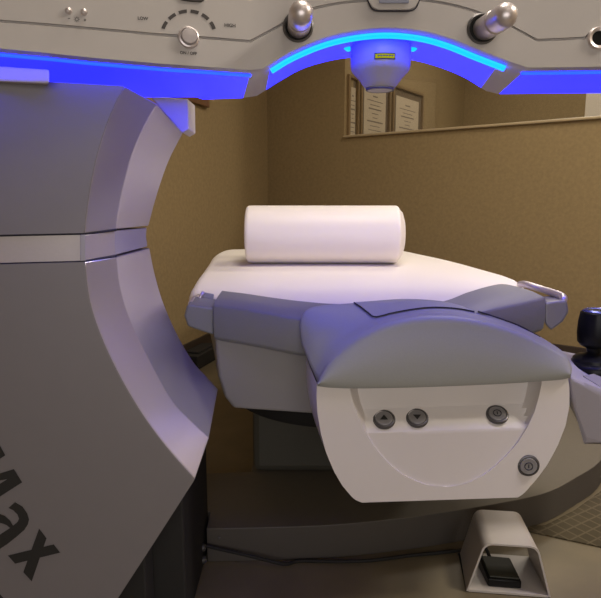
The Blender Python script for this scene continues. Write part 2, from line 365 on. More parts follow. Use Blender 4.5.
# LED strips along the front edge of the underside
iA, iB = 11, 11 + N - 1
mesh('led_strip', *tube([cols[i][1] + Vector((0, 0.008, -0.001)) for i in range(iA, iB + 1)], 0.0066, 10), M['led'], laser, label='cyan blue glowing light strip under the arch')
mesh('led_strip', *tube([cols[i][1] + Vector((0, 0.010, 0.002)) for i in range(0, 10)], 0.0055, 10), M['ledflat'], laser)
mesh('led_strip', *tube([cols[i][1] + Vector((0, 0.010, 0.002)) for i in range(iB + 1, len(cols))], 0.0055, 10), M['ledflat'], laser)

# --- dial with its printed scale
def fplace(u, v, s=1.0, off=-0.0006):              # local x, y (pixels) to the face
    return lambda x, y: fp(u + x, v - y, off)
nrm = Vector((0, -1, 0.1)).normalized()
nl = Vector((bL, -1, K)).normalized()
def px(u, v): return (fp(u + 1, v) - fp(u, v)).length
kc = fp(188.5, 38); s = px(188, 38)
kn = mesh('dial', *lathe(kc, nl, [(10.6 * s, -.004), (10.6 * s, .003), (10.0 * s, .006), (8.6 * s, .0068), (8.2 * s, .003)], 48), M['chrome'], laser, label='round metal dial between LOW and HIGH')
mesh('dial_cap', *lathe(kc, nl, [(7.6 * s, .001), (7.6 * s, .009), (6.9 * s, .0105), (0.001, .0112)], 40), M['silver'], kn)
for k in range(6):
    a0 = R(162 - k * 25.5); a1 = a0 - R(17.5)
    rows = [[fp(188.5 + rr * math.cos(a0 + (a1 - a0) * j / 6), 36.5 - rr * 0.95 * math.sin(a0 + (a1 - a0) * j / 6), -0.0008) for j in range(7)] for rr in (25.0, 28.6)]
    mesh('scale_mark', *grid(rows), M['print'], laser, smooth=False)
for body, u, v, wd in (('LOW', 143, 18.3, 10.5), ('HIGH', 230, 25.3, 11), ('ON / OFF', 188.5, 53, 17)):
    pl = fplace(u, v); tilt = 0.07
    mesh('printed_label', *centred_text(body, wd, lambda x, y: fp(u + x + y * .0, v - y + x * tilt, -0.0008), 0.03), M['print'], laser, smooth=False)
for u, v in ((68.5, 11.2), (84, 12.4)):
    mesh('indicator', *lathe(fp(u, v), nl, [(3.1 * s, -.002), (3.1 * s, .003), (2.2 * s, .006), (.001, .0072)], 24), M['chrome'], laser)
sun = [(fp(76.8, 19.3), 1)]
parts = []
rows = [[fp(76.8 + rr * math.cos(R(k * 30)), 19.3 - rr * math.sin(R(k * 30)), -.0008) for k in range(12)] for rr in (1.3, 1.9)]
parts.append(grid(rows, close_u=True))
for k in range(8):
    a = R(k * 45); c_, s_ = math.cos(a), math.sin(a)
    parts.append(([fp(76.8 + q * c_ - e * s_, 19.3 - q * s_ - e * c_, -.0008) for q, e in ((2.2, -.25), (3.0, -.25), (3.0, .25), (2.2, .25))], [(0, 1, 2, 3)]))
for u, v, plus in ((69, 18.4, 0), (85, 20.0, 1)):
    parts.append(([fp(u + x, v + y, -.0008) for x, y in ((-1.2, -.35), (1.2, -.35), (1.2, .35), (-1.2, .35))], [(0, 1, 2, 3)]))
    if plus: parts.append(([fp(u + x, v + y, -.0009) for x, y in ((-.35, -1.2), (.35, -1.2), (.35, 1.2), (-.35, 1.2))], [(0, 1, 2, 3)]))
mesh('brightness_symbol', *join(*parts), M['print'], laser, smooth=False)
# display whose lower edge hangs into view, and a second bezel above the dial
def facebox(pts, d0, d1): return hexa([fp(u, v, d0) for u, v in pts], [fp(u, v, d1) for u, v in pts])
ds = mesh('display_bezel', *facebox([(368, -30), (419, -30), (419, 1), (415, 7.5), (409, 10), (378, 10), (372, 7.5), (368, 1)], -0.006, 0.008), M['arm'], laser, bevel=0.002)
mesh('display_screen', *facebox([(379, -28), (409, -28), (409, 3.2), (379, 3.2)], -0.0085, -0.004), M['screen'], ds, bevel=0.001)
mesh('bezel_seam', *tube([fp(*q, -.0045) for q in sm([(367.5, -5), (367.8, 0), (371.6, 8), (377.6, 10.8), (394, 11), (409.6, 10.8), (415.6, 8), (419.4, 0), (419.6, -5)], 40)], 0.0011, 8), M['seam'], ds)
mesh('dial_display_bezel', *facebox([(178, -30), (206, -30), (205, 0), (201, 2.2), (190, 1.6), (180, 0)], -0.004, 0.008), M['print'], laser, bevel=0.002)
# swivel lamps
def swivel(u0, v0, u1, v1, Yt, r, su, sv):
    p = fp(su, sv); q = PY(u1, v1, Yt); b = fp(u0, v0, 0.012); ax = (q - b); L = ax.length
    o = mesh('socket_ring', *lathe(p, nrm, [(r * 1.02, -.006), (r * 1.30, -.002), (r * 1.34, .002), (r * 1.2, .004), (r * 1.08, .001), (r * 1.02, -.006)], 40), M['darkmetal'], laser)
    mesh('lamp_barrel', *lathe(b, ax, [(r * .95, 0), (r, .004), (r, L * .50), (r * .9, L * .52), (r * .9, L * .56), (r, L * .58)] + [(r * math.cos(a), L - r * .9 + r * .9 * math.sin(a)) for a in [R(9 * k) for k in range(11)]], 40), M['chrome'], o, label='polished metal lamp barrel')
    mesh('socket_hollow', *lathe(p, nrm, [(r * 1.1, -.004), (r * 1.1, .0005), (0.001, .0006)], 32), M['black'], o)
swivel(298.5, 29, 301.5, 10, 0.925, 0.0182, 298, 27)
swivel(481, 31, 511, 12, 0.925, 0.0182, 482, 29)
pr = fp(598.5, 38.5)
o = mesh('socket_ring', *lathe(pr, nrm, [(.018, -.004), (.018, .002), (.016, .0045), (.0115, .003), (.0105, -.001)], 36), M['chrome'], laser)
mesh('socket_hollow', *lathe(pr, nrm, [(.0112, -.003), (.0112, .001), (.001, .0012)], 28), M['black'], o)
# --- nozzle below the arch
nc = PY(380.5, 60, 1.12); hz = lambda v: PY(380.5, v, 1.12).z; q = (PY(381.5, 60, 1.12) - nc).length
prof = [(31 * q, hz(30)), (31 * q, hz(38)), (30.4 * q, hz(44)), (29.6 * q, hz(66)), (28.8 * q, hz(70.5)), (27.2 * q, hz(73)), (22 * q, hz(78.5)), (19.5 * q, hz(82)), (16 * q, hz(87)), (14.5 * q, hz(88.3)), (12.5 * q, hz(88.3)), (12.2 * q, hz(90.5)), (.001, hz(90.5))]
nz = mesh('laser_nozzle', *lathe((nc.x, 1.12, 0), (0, 0, 1), prof, 56), M['arm'], laser, angle=24)
def nzp(x, z, e=0.0006):
    a = x / (30 * q); return Vector((nc.x + (30.2 * q + e) * math.sin(a), 1.12 - (30.2 * q + e) * math.cos(a), z))
def patch(x0, x1, z0, z1, e): return grid([[nzp(x0 + (x1 - x0) * i / 10, z, e) for i in range(11)] for z in (z0, z1)])
lz0, lz1 = hz(66), hz(60); cx = 0.5 * q
wl = mesh('warning_label', *patch(cx - 10 * q, cx + 10 * q, lz0, lz1, .0004), M['seam'], nz, smooth=False, label='yellow warning label with black border')
mesh('label_face', *patch(cx - 9.2 * q, cx + 9.2 * q, lz0 + .9 * q, lz1 - .9 * q, .0008), M['yellow'], wl, smooth=False)
mesh('label_print', *join(*[patch(cx + (-7 + 2.6 * k) * q, cx + (-5.2 + 2.6 * k) * q, lz0 + 2.6 * q, lz0 + 3.6 * q, .0011) for k in range(6)]), M['print'], wl, smooth=False)
for k in range(9):
    a = R(-70 + 140 * k / 8)
mesh('nozzle_ring', *tube([Vector((nc.x + 13.4 * q * math.sin(R(10 * k)), 1.12 - 13.4 * q * math.cos(R(10 * k)), hz(90))) for k in range(36)], 0.9 * q, 8, True), M['darkmetal'], nz)
for u in (347, 414):
    mesh('led_lamp', *lathe(PY(u, 46, 1.14) + Vector((0, 0, 0.0)), (0.35 if u < 380 else -0.35, -0.6, -0.3), [(.001, -.004), (.007, -.002), (.0085, .006), (.006, .011), (.001, .013)], 20), M['led'], laser)

# --- column
CA, CB = 1.015, 0.12
Ae = [(125, 86), (112, 112), (100, 146), (92, 180), (86.5, 215), (84.8, 233), (84.5, 247), (85.2, 262), (89, 295), (98, 327), (115, 366), (140, 410), (166, 446), (195, 479)]
Be = [(157, 104), (144, 127), (132, 155), (123, 188), (118, 215), (116.5, 229), (116, 243), (116.4, 257), (120.5, 289), (130, 320), (148, 358), (171, 399), (190, 420), (209, 437.5)]
Ce = [(183, 133), (170, 158), (161, 182), (154, 205), (149.8, 221), (148.3, 226), (147.6, 237), (149.4, 248), (155, 275), (163, 302), (176, 332), (192, 360), (205, 375), (218, 389)]
def tv(L, n): return [tuple(p) for p in sm(L, n)]
def colpt(u, v, off): return PL(u, v, CA + off, CB)
def resample(P, n):
    d = [0.0]
    for p, q_ in zip(P, P[1:]): d.append(d[-1] + (q_ - p).length)
    out = []
    for k in range(n):
        t = d[-1] * k / (n - 1); i = 0
        while i < len(P) - 2 and d[i + 1] < t: i += 1
        f_ = (t - d[i]) / max(1e-9, d[i + 1] - d[i]); out.append(P[i].lerp(P[i + 1], min(1, f_)))
    return out
def shell(name, a, b, c, m_face, m_bev, m_in, left, inset=0.0):
    """front face, bevelled rim and inner surface of the column between two heights; left = outline down the far side"""
    Ap = [colpt(u, v, inset) for u, v in a]; Bp = [colpt(u, v, .06) + Vector((-inset, inset, 0)) for u, v in b]; Cp = [colpt(u, v, .285) + Vector((-inset, 0, 0)) for u, v in c]
    n = len(Ap); Lf = resample([colpt(u, v, inset) for u, v in left], n); Lb = [p + Vector((0, .285 - inset, 0)) for p in Lf]
    vs = Ap + Bp + Cp + Lb + Lf; fs = []
    for r_, m_ in ((0, 1), (1, 2), (2, 2), (3, 0), (4, 0)):
        for i in range(n - 1):
            p, q_ = r_ * n, ((r_ + 1) % 5) * n
            fs.append(((p + i, p + i + 1, q_ + i + 1, q_ + i), m_))
    fs.append((tuple(k * n for k in range(5)), 0)); fs.append((tuple(k * n + n - 1 for k in range(5)), 0))
    o = mesh(name, vs, fs, None, laser, angle=20, mats=[m_face, m_bev, m_in])
    me = o.data; at = me.attributes.new('bevel_weight_edge', 'FLOAT', 'EDGE')
    for e in me.edges:
        x_, y_ = sorted(e.vertices); k = x_ // n
        if (k == y_ // n and k < 3) or (x_ % n == y_ % n and x_ % n in (0, n - 1) and k < 2 and y_ // n < 3): at.data[e.index].value = 1.0
    bv = o.modifiers.new('bevel', 'BEVEL'); bv.width = .0018; bv.segments = 2; bv.limit_method = 'WEIGHT'
    return o
ub, db = 5, 7
shell('column_upper_shell', tv(Ae[:ub + 1], 26), tv(Be[:ub + 1], 26), tv(Ce[:ub + 1], 26), M['facegrey'], M['rim'], M['rim'], left=[(-160, 70), (-160, 238)])
shell('column_lower_shell', tv(Ae[db:], 36), tv(Be[db:], 36), tv(Ce[db:], 36), M['facegrey'], M['rim'], M['rim'], left=[(-160, 269), (-160, 440), (-4, 590), (10, 605), (60, 655), (90, 642), (118, 598), (150, 549)])
shell('column_band', [(84.8, 234.6), (84.4, 247), (85, 260.6)], [(116.5, 230.5), (116, 243), (116.3, 255.5)], [(148.2, 227.5), (147.6, 237), (149.0, 246.5)], M['silver'], M['silver'], M['podgrey'], inset=0.003, left=[(-160, 239.5), (-160, 253), (-160, 267)])
mesh('band_joint', *hexa([colpt(u, v, .0005) for u, v in ((80, 234.8), (85.5, 234.6), (85.7, 260.8), (80.3, 261.2))], [colpt(u, v, .02) for u, v in ((80, 234.8), (85.5, 234.6), (85.7, 260.8), (80.3, 261.2))]), M['pod'], laser, smooth=False, bevel=0.001)
for L in ([(-150, 238.3), (0, 235.6), (40, 234.6), (84.8, 233.8), (116.5, 229.8)], [(-150, 268), (0, 264.4), (45, 263.2), (84.8, 261.4), (116.4, 256.3)]):
    mesh('band_seam', *tube([colpt(u, v, .004 if u < 90 else .061) + Vector((-.001, 0, 0)) for u, v in L], 0.0022, 8), M['seam'], laser)
# neck, cover and wedge between column and arm
mesh('column_neck', *hexa([Vector((-.78, 1.21, 1.0)), Vector((-.37, 1.21, 1.0)), Vector((-.37, 1.21, E_ + .02)), Vector((-.78, 1.21, E_ + .02))], [Vector((-.78, 1.265, 1.02)), Vector((-.37, 1.265, 1.02)), Vector((-.37, 1.265, E_ + .02)), Vector((-.78, 1.265, E_ + .02))]), M['white'], laser, smooth=False)
mesh('cover_plate', *hexa([PY(u, v, .935) for u, v in ((-120, 58), (49.5, 69.5), (49.5, 83.5), (-120, 76))], [PY(u, v, 1.02) for u, v in ((-100, 62), (47, 74), (47, 87), (-100, 80))]), M['white'], laser, smooth=False, bevel=0.003)
w_ = [(150, 96), (188, 99), (188.5, 129.5), (182, 133)]
mesh('arm_support', *hexa([PY(u, v, 1.30) for u, v in w_], [PY(u, v, 1.30) + Vector((0, .085, 0)) for u, v in w_]), M['white'], laser, smooth=False, bevel=0.002)
# plinth under the column
mesh('plinth', *join(box(-.80, -.236, 1.12, 1.42, 0.001, .44), box(-.80, -.30, 1.06, 1.12, 0.001, .20)), M['plinth'], laser, smooth=False, bevel=0.004)
mesh('plinth_collar', *hexa([Vector((-.75, 1.11, .2)), Vector((-.24, 1.11, .3)), Vector((-.236, 1.11, .45)), Vector((-.75, 1.11, .45))], [Vector((-.75, 1.28, .2)), Vector((-.24, 1.28, .3)), Vector((-.236, 1.28, .5)), Vector((-.75, 1.28, .5))]), M['plinth'], laser, smooth=False)
for z in (.052, .020):
    mesh('cable_socket', *lathe((-.236, 1.33, z), (1, 0, 0), [(.009, -.002), (.009, .005), (.0065, .007), (.005, .003), (.001, .003)], 20), M['darkmetal'], laser)
# big printed word, slanting down the face
LETTERS = [                                        # x, a, M as strokes: (one edge, other edge)
    [([(148, 335), (88, 500)], [(176, 372), (120, 535)]), ([(30, 437), (203, 395)], [(57, 468), (228, 426)])],
    [([(57, 235), (85, 252), (103, 278), (110, 300), (105, 320), (92, 340), (60, 368), (30, 392), (0, 412), (-25, 430)], [(32, 257), (50, 266), (66, 282), (72, 298), (68, 308), (62, 314), (38, 333), (4, 355), (-15, 372), (-45, 405)]),
     ([(50, 325), (38, 305), (18, 287), (-5, 278), (-35, 285), (-55, 310), (-60, 345), (-45, 380), (-30, 400)], [(38, 333), (25, 322), (10, 316), (-10, 312), (-20, 318), (-28, 325), (-30, 350), (-22, 366), (-15, 375)])],
    [([(28, 148), (-40, 190), (-82, 218)], [(84, 160), (0, 214), (-60, 252)]), ([(52, 110), (4, 125), (-66, 148)], [(84, 160), (28, 148), (-60, 165)]), ([(-66, 148), (-100, 95)], [(-60, 165), (-120, 120)]), ([(-4, 14), (-112, 92)], [(20, 58), (-90, 130)])]]
for strokes in LETTERS:                            # the slanting word printed on the lower face
    parts = [grid([[colpt(x / 3.783, 440 + y / 3.783, -0.0008 - .00003 * k) for x, y in e_] for e_ in st]) for k, st in enumerate(strokes)]
    mesh('printed_letter', *join(*parts), M['text'], laser, smooth=False)

# ================================================================== PLATFORM
fr = [(207, 529), (265, 527.5), (330, 525), (390, 519.5), (440, 513), (500, 503), (545, 493), (575, 478), (601, 460)]
pf = [PZ(u, v, .09) for u, v in fr]
pf = [Vector((-.229, 1.35, .09))] + pf[1:] + [Vector((1.03, 1.92, .09)), Vector((1.06, 2.15, .09)), Vector((0.98, 2.4, .09)), Vector((.75, 2.6, .09)), Vector((.3, 2.6, .09)), Vector((-.14, 2.55, .09)), Vector((-.145, 1.66, .09)), Vector((-.33, 1.645, .09)), Vector((-.33, 1.43, .09)), Vector((-.231, 1.43, .09))]
smf = sm(pf[:12], 44) + pf[12:]
n = len(smf); vs = [Vector((p.x, p.y, .001)) for p in smf] + smf
fs = [((i, (i + 1) % n, n + (i + 1) % n, n + i), 1) for i in range(n)] + [(tuple(range(n, 2 * n)), 0), (tuple(range(n)), 0)]
pt = mesh('platform', vs, fs, None, None, angle=30, mats=[M['platform'], M['platside']], bevel=0.002)
tag(pt, 'low grey platform with a curved edge under the bed', 'platform')
for u in (219,):
    p = PL(u, 538, 1.349); mesh('screw', *lathe((p.x, 1.3485, p.z), (0, -1, 0), [(.003, -.002), (.003, .001), (.001, .0015)], 14), M['darkmetal'], pt)

# ================================================================== PATIENT BED
bed = thing('patient_bed', 'white patient bed with grey padded collar and control panel on the platform', 'bed', (0.13, 1.75, 0.09))
rowsM = [(1.315, .640, -.02, .28), (1.345, .645, -.09, .34), (1.40, .649, -.185, .44), (1.46, .653, -.272, .555), (1.6, .668, -.287, .592), (1.76, .6795, -.291, .545), (1.9, .690, -.294, .487), (2.02, .698, -.298, .425), (2.14, .7025, -.285, .372), (2.22, .695, -.26, .34), (2.32, .655, -.24, .33), (2.5, .60, -.23, .32), (3.0, .57, -.22, .31)]
rr = []
for y, z, xl, xr in [tuple(p) for p in [(q[0], q[1], q[2], q[3]) for q in rowsM]]:
    rr.append((y, z, xl, xr))
def spl4(L, n):
    a = sm([(q[0], q[1], 0) for q in L], n); b = sm([(q[2], q[3], 0) for q in L], n)
    return [(p.x, p.y, q.x, q.y) for p, q in zip(a, b)]
rowsP = []
TH = .075
for y, z, xl, xr in spl4(rowsM, 48):
    r_ = .028; ring = []
    wd = xr - xl
    for k in range(7):                      # left edge round
        a = R(180 - 90 * k / 6); ring.append(Vector((xl + r_ + r_ * math.cos(a), y, z - r_ + r_ * math.sin(a))))
    for k in range(1, 14):
        x = xl + r_ + (wd - 2 * r_) * k / 14; cr = 0.004 * (1 - ((2 * k / 14 - 1) ** 2)); ring.append(Vector((x, y, z + cr)))
    for k in range(7):
        a = R(90 - 90 * k / 6); ring.append(Vector((xr - r_ + r_ * math.cos(a), y, z - r_ + r_ * math.sin(a))))
    ring.append(Vector((xr - .004, y, z - TH))); ring.append(Vector((xl + .004, y, z - TH)))
    rowsP.append(ring)
mesh('mattress', *grid(rowsP, close_u=True, cap=True), M['mattress'], bed, angle=50, bevel=0.0)
# under-body
def ring_body(y, xl, xr, zt, zb, ins):
    cv = [(xl, zt), (xl + ins * .03, zt - (zt - zb) * .22), (xl + ins * .22, zt - (zt - zb) * .6), (xl + ins * .6, zt - (zt - zb) * .88), (xl + ins, zb)]
    lf = [Vector((x, y, z)) for x, z in cv]; rt = [Vector((xr - (x - xl), y, z)) for x, z in reversed(cv)]
    return lf + rt
bodyrows = [ring_body(1.24, -.165, .42, .60, .40, .08), ring_body(1.262, -.188, .445, .605, .392, .065), ring_body(1.50, -.235, .49, .60, .392, .07), ring_body(2.1, -.22, .40, .60, .42, .07)]
bodyrows[0] = [PL(u, v, 1.232, -.36) for u, v in ((215.5, 337), (216.5, 354), (219, 377), (225, 397), (234, 408.5))] + [Vector((.36, 1.25, .395)), Vector((.40, 1.25, .42)), Vector((.43, 1.25, .47)), Vector((.44, 1.25, .54)), Vector((.44, 1.25, .60))]
bodyrows[1] = [p + Vector((-.012, .05, 0)) for p in bodyrows[0]]
mesh('underbody', *grid(bodyrows, close_u=True, cap=True), M['body'], bed, angle=30, bevel=0.006)
# pedestal
mesh('pedestal_disc', *lathe((.10, 1.62, 0), (0, 0, 1), [(.27, .348), (.282, .351), (.286, .360), (.285, .392), (.27, .402)], 64), M['blackmatt'], bed)
px0, px1, py0, py1 = -.14, .385, 1.655, 2.05
mesh('pedestal', *box(px0, px1, py0, py1, .0905, .37), M['pedestal'], bed, smooth=False, bevel=0.02)
# collar: padded grey rail around the head end
oe = [(213, 304, 1.29), (222, 305.5, 1.278), (240, 308, 1.258), (262, 311.5, 1.235), (300, 318, 1.205), (345, 322, 1.20), (430, 322, 1.20), (480, 312, 1.245), (505, 306.5, 1.29), (528, 301.5, 1.33), (546, 297, 1.365)]
ie = [(222, 290, 1.45), (228, 291, 1.44), (245, 293, 1.42), (272, 297, 1.38), (305, 301, 1.335), (345, 303.5, 1.31), (430, 303, 1.31), (468, 291.5, 1.42), (488, 285.7, 1.47), (503, 283.5, 1.49), (521, 287.5, 1.46)]
oe3 = sm([PY(*q) for q in oe], 46); ie3 = sm([PY(*q) for q in ie], 46)
rows = []
for i, (a, b) in enumerate(zip(oe3, ie3)):
    n_ = (a - b); n_.z = 0; n_.normalize()
    hgt = .082
    ring = [b + Vector((0, 0, -.05)), b + n_ * .004, b + (a - b) * .5 + Vector((0, 0, .002)), a - n_ * .012 + Vector((0, 0, .001)), a - n_ * .003 - Vector((0, 0, .003)), a - Vector((0, 0, .012)), a + n_ * .004 - Vector((0, 0, .045)), a - n_ * .001 - Vector((0, 0, hgt - .008)), a - n_ * .010 - Vector((0, 0, hgt)), b - n_ * .02 + Vector((0, 0, -hgt))]
    rows.append(ring)
mesh('collar', *grid(rows, close_u=True, cap=True), M['collar'], bed, angle=30, bevel=0.0025)
# handles either side
def hb(front, y0, back_off, m, name, label=None):
    f_ = [PY(u, v, y0) for u, v in front]; b_ = [p + Vector(back_off) for p in f_]
    return mesh(name, *hexa(f_, b_), m, bed, bevel=0.005, seg=3, label=label)
h1 = hb([(187, 305), (196, 305.5), (214, 308.5), (213.5, 335.5), (200, 331), (187.5, 326.5), (184, 316)], 1.30, (-.005, .10, .004), M['collar'], 'handle_bracket')
mesh('handle_bar', *tube(sm([PY(191, 304, 1.34), PY(193, 300, 1.38), PY(199, 296.5, 1.46), PY(204, 293, 1.5), PY(212, 293, 1.5)], 16), .007, 10), M['chrome'], h1)
mesh('handle_plate', *hexa([PY(u, v, 1.395) for u, v in ((203, 292), (214, 294), (212.5, 307), (198, 304))], [PY(u, v, 1.42) for u, v in ((203, 292), (214, 294), (212.5, 307), (198, 304))]), M['podgrey'], h1, bevel=.002)
mesh('handle_rod', *tube([PY(196.5, 304.5, 1.385), PY(203.5, 291.5, 1.385)], .004, 10), M['chrome'], h1)
h2 = hb([(545, 303), (558, 301), (567, 301), (569, 312), (563, 322), (551, 331), (545, 324)], 1.372, (.02, .07, .004), M['midmetal'], 'handle_bracket')
mesh('handle_bar', *tube(sm([PY(520, 284.5, 1.52), PY(526, 284.5, 1.49), PY(544, 290, 1.45), PY(558, 294.5, 1.41), PY(563.5, 298, 1.39), PY(562, 304, 1.385)], 24), .0088, 12), M['chrome'], h2)
# hood over the control panel
PA, PB = 1.1166, 0.0986
r0 = [(317.5, 386), (330, 387.5), (352, 388), (378, 387.5), (405, 386.8), (435, 385.8), (470, 384.5), (505, 383), (540, 381), (560, 379.6), (571, 377.5)]
Fr = [(317, 381), (328, 361), (347, 344.5), (373, 329.5), (400, 320.5), (431, 316.5), (468, 319), (505, 328), (540, 342.5), (562, 355), (572, 368)]
Bk = [(302, 346), (301.5, 322), (310, 309.5), (330, 305), (362, 302.5), (400, 300), (440, 301), (480, 311.5), (520, 326), (552, 344), (567, 355)]
Bo = [.06, .07, .085, .11, .15, .165, .165, .13, .10, .08, .06]
def PH(q, off): return PL(q[0], q[1], PA + off, PB)
mixp = lambda a, b, t: (a[0] + (b[0] - a[0]) * t, a[1] + (b[1] - a[1]) * t)
rowsH = [[PH((a[0], a[1] - 6), .05) for a in r0], [PH(a, .002) for a in r0], [PH((a[0], a[1] - 2), -.010) for a in r0], [PH(mixp(a, b, .4), -.012) for a, b in zip(r0, Fr)], [PH(mixp(a, b, .8), -.005) for a, b in zip(r0, Fr)], [PH(b, .004) for b in Fr], [PH(mixp(a, b, .22), .004 + o * .28) for a, b, o in zip(Fr, Bk, Bo)], [PH(mixp(a, b, .6), o * .62) for a, b, o in zip(Fr, Bk, Bo)], [PH(b, o) for b, o in zip(Bk, Bo)], [PH(b, o + .008) - Vector((0, 0, max(0, o - .1) * .5)) for b, o in zip(Bk, Bo)]]
rows1 = [sm(r, 41) for r in rowsH]
cols1 = [sm([r[i] for r in rows1], 46) for i in range(41)]
hd = mesh('hood', *grid(cols1), M['hood'], bed, angle=60)
so = hd.modifiers.new('solid', 'SOLIDIFY'); so.thickness = 0.006; so.offset = -1
# inset head rest pad on the hood
from mathutils.bvhtree import BVHTree
hv, hf = grid(cols1); bvh = BVHTree.FromPolygons(hv, hf)
def hoodP(u, v):                                   # the hood's top at a pixel
    for k in range(30):
        d = ray(u, v + k * .3).normalized(); hit = bvh.ray_cast(O, d)
        if hit[0] is not None: return hit[0]
    return PY(u, v, 1.2)
ol = [(354, 303.5), (361, 308), (368, 313.5), (375, 317.8), (390, 314.3), (408, 310.8), (425, 308.6), (440, 308.2), (458, 309.5), (474, 312.5)]
il = [(357, 303), (372, 302), (382, 301.2), (392, 300.5), (402, 300), (412, 300), (424, 300.5), (438, 302), (454, 305), (472, 311)]
oq, iq = sm([(a, b, 0) for a, b in ol], 24), sm([(a, b, 0) for a, b in il], 24)
lines = [[hoodP(p[0], p[1]) + Vector((0, -.001, .0025)) for p in [a * (1 - t) + b * t for a, b in zip(oq, iq)]] for t in (0, .25, .5, .75, 1)]
o3 = lines[0]
hp = mesh('head_rest_pad', *grid([[p + Vector((0, .006, -.008)) for p in o3]] + lines + [[p + Vector((0, .006, -.008)) for p in lines[-1]]]), M['hood'], bed, angle=60)
mesh('pad_seam', *tube([p + Vector((0, -.001, 0)) for p in o3], 0.0013, 8), M['seam'], hp)
# gap line between hood and collar on the right
mesh('hood_seam', *tube(sm([PY(478, 311.3, 1.25), PY(500, 318.5, 1.25), PY(520, 326, 1.25), PY(540, 337, 1.25)], 20), 0.0016, 8), M['seam'], bed)
# --- control panel (front plate with a round recess)
RL = [(380, 349), (388, 350.5), (400, 353), (415, 358.5), (430, 365.5), (445, 374.5), (458, 385), (470, 398), (473, 402.5), (477, 409.5), (480, 415.5), (482.5, 421.5), (484.5, 427.5), (486, 434), (486.5, 438), (487, 447)]
RR = [(380, 542), (388, 541.5), (400, 539), (415, 534.5), (430, 527.5), (445, 518), (458, 506.5), (470, 493), (473, 489), (477, 482.5), (480, 477), (482.5, 471.5), (484.5, 465.5), (486, 459.5), (486.5, 456), (487, 447.2)]
OL = [(380, 317), (392, 316.5), (410, 317.5), (430, 321), (450, 326.5), (468, 334), (482, 342), (493, 351), (497, 355), (500, 362)]
OR = [(380, 567.5), (392, 569.5), (410, 569.5), (430, 565.5), (450, 557.5), (468, 547.5), (482, 537), (493, 527), (497, 523), (500, 518)]
vlist = [380, 384, 388, 392, 396, 400, 404, 406.4, 407.2, 411, 415, 419, 423, 427, 430, 430.8, 434, 439, 444, 449, 454, 459, 464, 469, 473, 477, 480, 482.5, 484.5, 486, 486.5, 487, 490, 493, 495.5, 497.5, 499, 500]
VT = [(v, v) for v in vlist]
def depth(u, v, l, r):
    if v <= 406.5: d = .042
    elif v <= 430.5: d = .042 - .038 * (v - 406.5) / 24
    else: d = .004
    lim = .004 + .040 * min(1, max(0, (u - l - 1) / 6)); lim2 = .004 + .040 * min(1, max(0, (r - u - 1) / 13))
    return min(d, lim, lim2) if d > .004 else .004
rows = []
for v in vlist:
    l, r = (lerp(RL, v), lerp(RR, v)) if v < 487 else (447 + (v - 487) * .1, 447.3 + (v - 487) * .1)
    a, b = lerp(OL, v), lerp(OR, v); us = [(a + (l - a) * k / 4, 0) for k in range(5)]
    inn = [1.3, 4, 7.5, 11] + [11 + (r - l - 29) * k / 17 for k in range(1, 17)] + [r - l - 18, r - l - 14, r - l - 9, r - l - 5, r - l - 1.3]
    if r - l > 40: us += [(l + q, 1) for q in inn]
    else: us += [(l + (r - l) * (k + .5) / len(inn), 1 if v < 487 else 0) for k in range(len(inn))]
    us += [(r + (b - r) * k / 4, 0) for k in range(5)]
    row = []
    for u, f_ in us:
        dd = depth(u, v, l, r) if f_ else 0.0
        row.append(PL(u, v - .033 * (u - 440), PA + dd, PB))
    rows.append(row)
back = Vector((0, .17, 0)); nu = len(rows[0])
vs, fs = grid(rows)
rim_i = [j * nu for j in range(len(rows))] + [(len(rows) - 1) * nu + i for i in range(1, nu)] + [j * nu + nu - 1 for j in range(len(rows) - 2, -1, -1)]
n0 = len(vs)
cen = PL(440, 440, PA, PB)
vs += [vs[i] + back + (vs[i] - cen) * 0.08 for i in rim_i]
for k in range(len(rim_i) - 1): fs.append((rim_i[k], rim_i[k + 1], n0 + k + 1, n0 + k))
fs.append(tuple(range(n0, n0 + len(rim_i))))
cpn = mesh('control_panel', vs, fs, M['panel'], bed, angle=30, doubles=.0002)
# buttons
def button(u, v, dd, tilt, sym, r=.0228):
    p = PL(u, v, PA + dd, PB); ax = Vector((-.09, -math.cos(tilt), math.sin(tilt)))
    xx, yy, zz = Vector((math.cos(.09), -.09, 0)).normalized(), None, ax.normalized()
    yy = zz.cross(xx); xx = yy.cross(zz)
    b_ = mesh('button', *lathe(p, ax, [(r, -.002), (r, .002), (r * .95, .0042), (r * .84, .005), (r * .80, .0035), (r * .70, .0035)], 48), M['darkmetal'], cpn)
    mesh('button_cap', *lathe(p, ax, [(r * .76, .001), (r * .76, .0048), (r * .70, .0058), (r * .5, .0054), (.001, .0052)], 40), M['midmetal'], b_)
    f_ = lambda x, y: p + xx * x * r + yy * y * r + zz * .0062
    if sym in ('up', 'down'):
        s_ = -1 if sym == 'up' else 1
        mesh('symbol', [f_(-.36, .2 * s_ + .0), f_(.36, .2 * s_), f_(0, -.34 * s_)], [(0, 1, 2)], M['text'], b_, smooth=False)
    else:
        pts_ = [f_(.34 * math.cos(R(a)), .34 * math.sin(R(a))) for a in range(0, 360, 15)]
        mesh('symbol', *join(tube(pts_, .0009, 6, True), tube([f_(0, -.16), f_(0, .16)], .0009, 6)), M['seam'], b_)
button(384, 419.5, .024, R(58), 'up'); button(417, 418.2, .024, R(58), 'down'); button(497, 414.7, .024, R(58), 'ring')
button(528, 465.3, 0, R(2), 'ring')
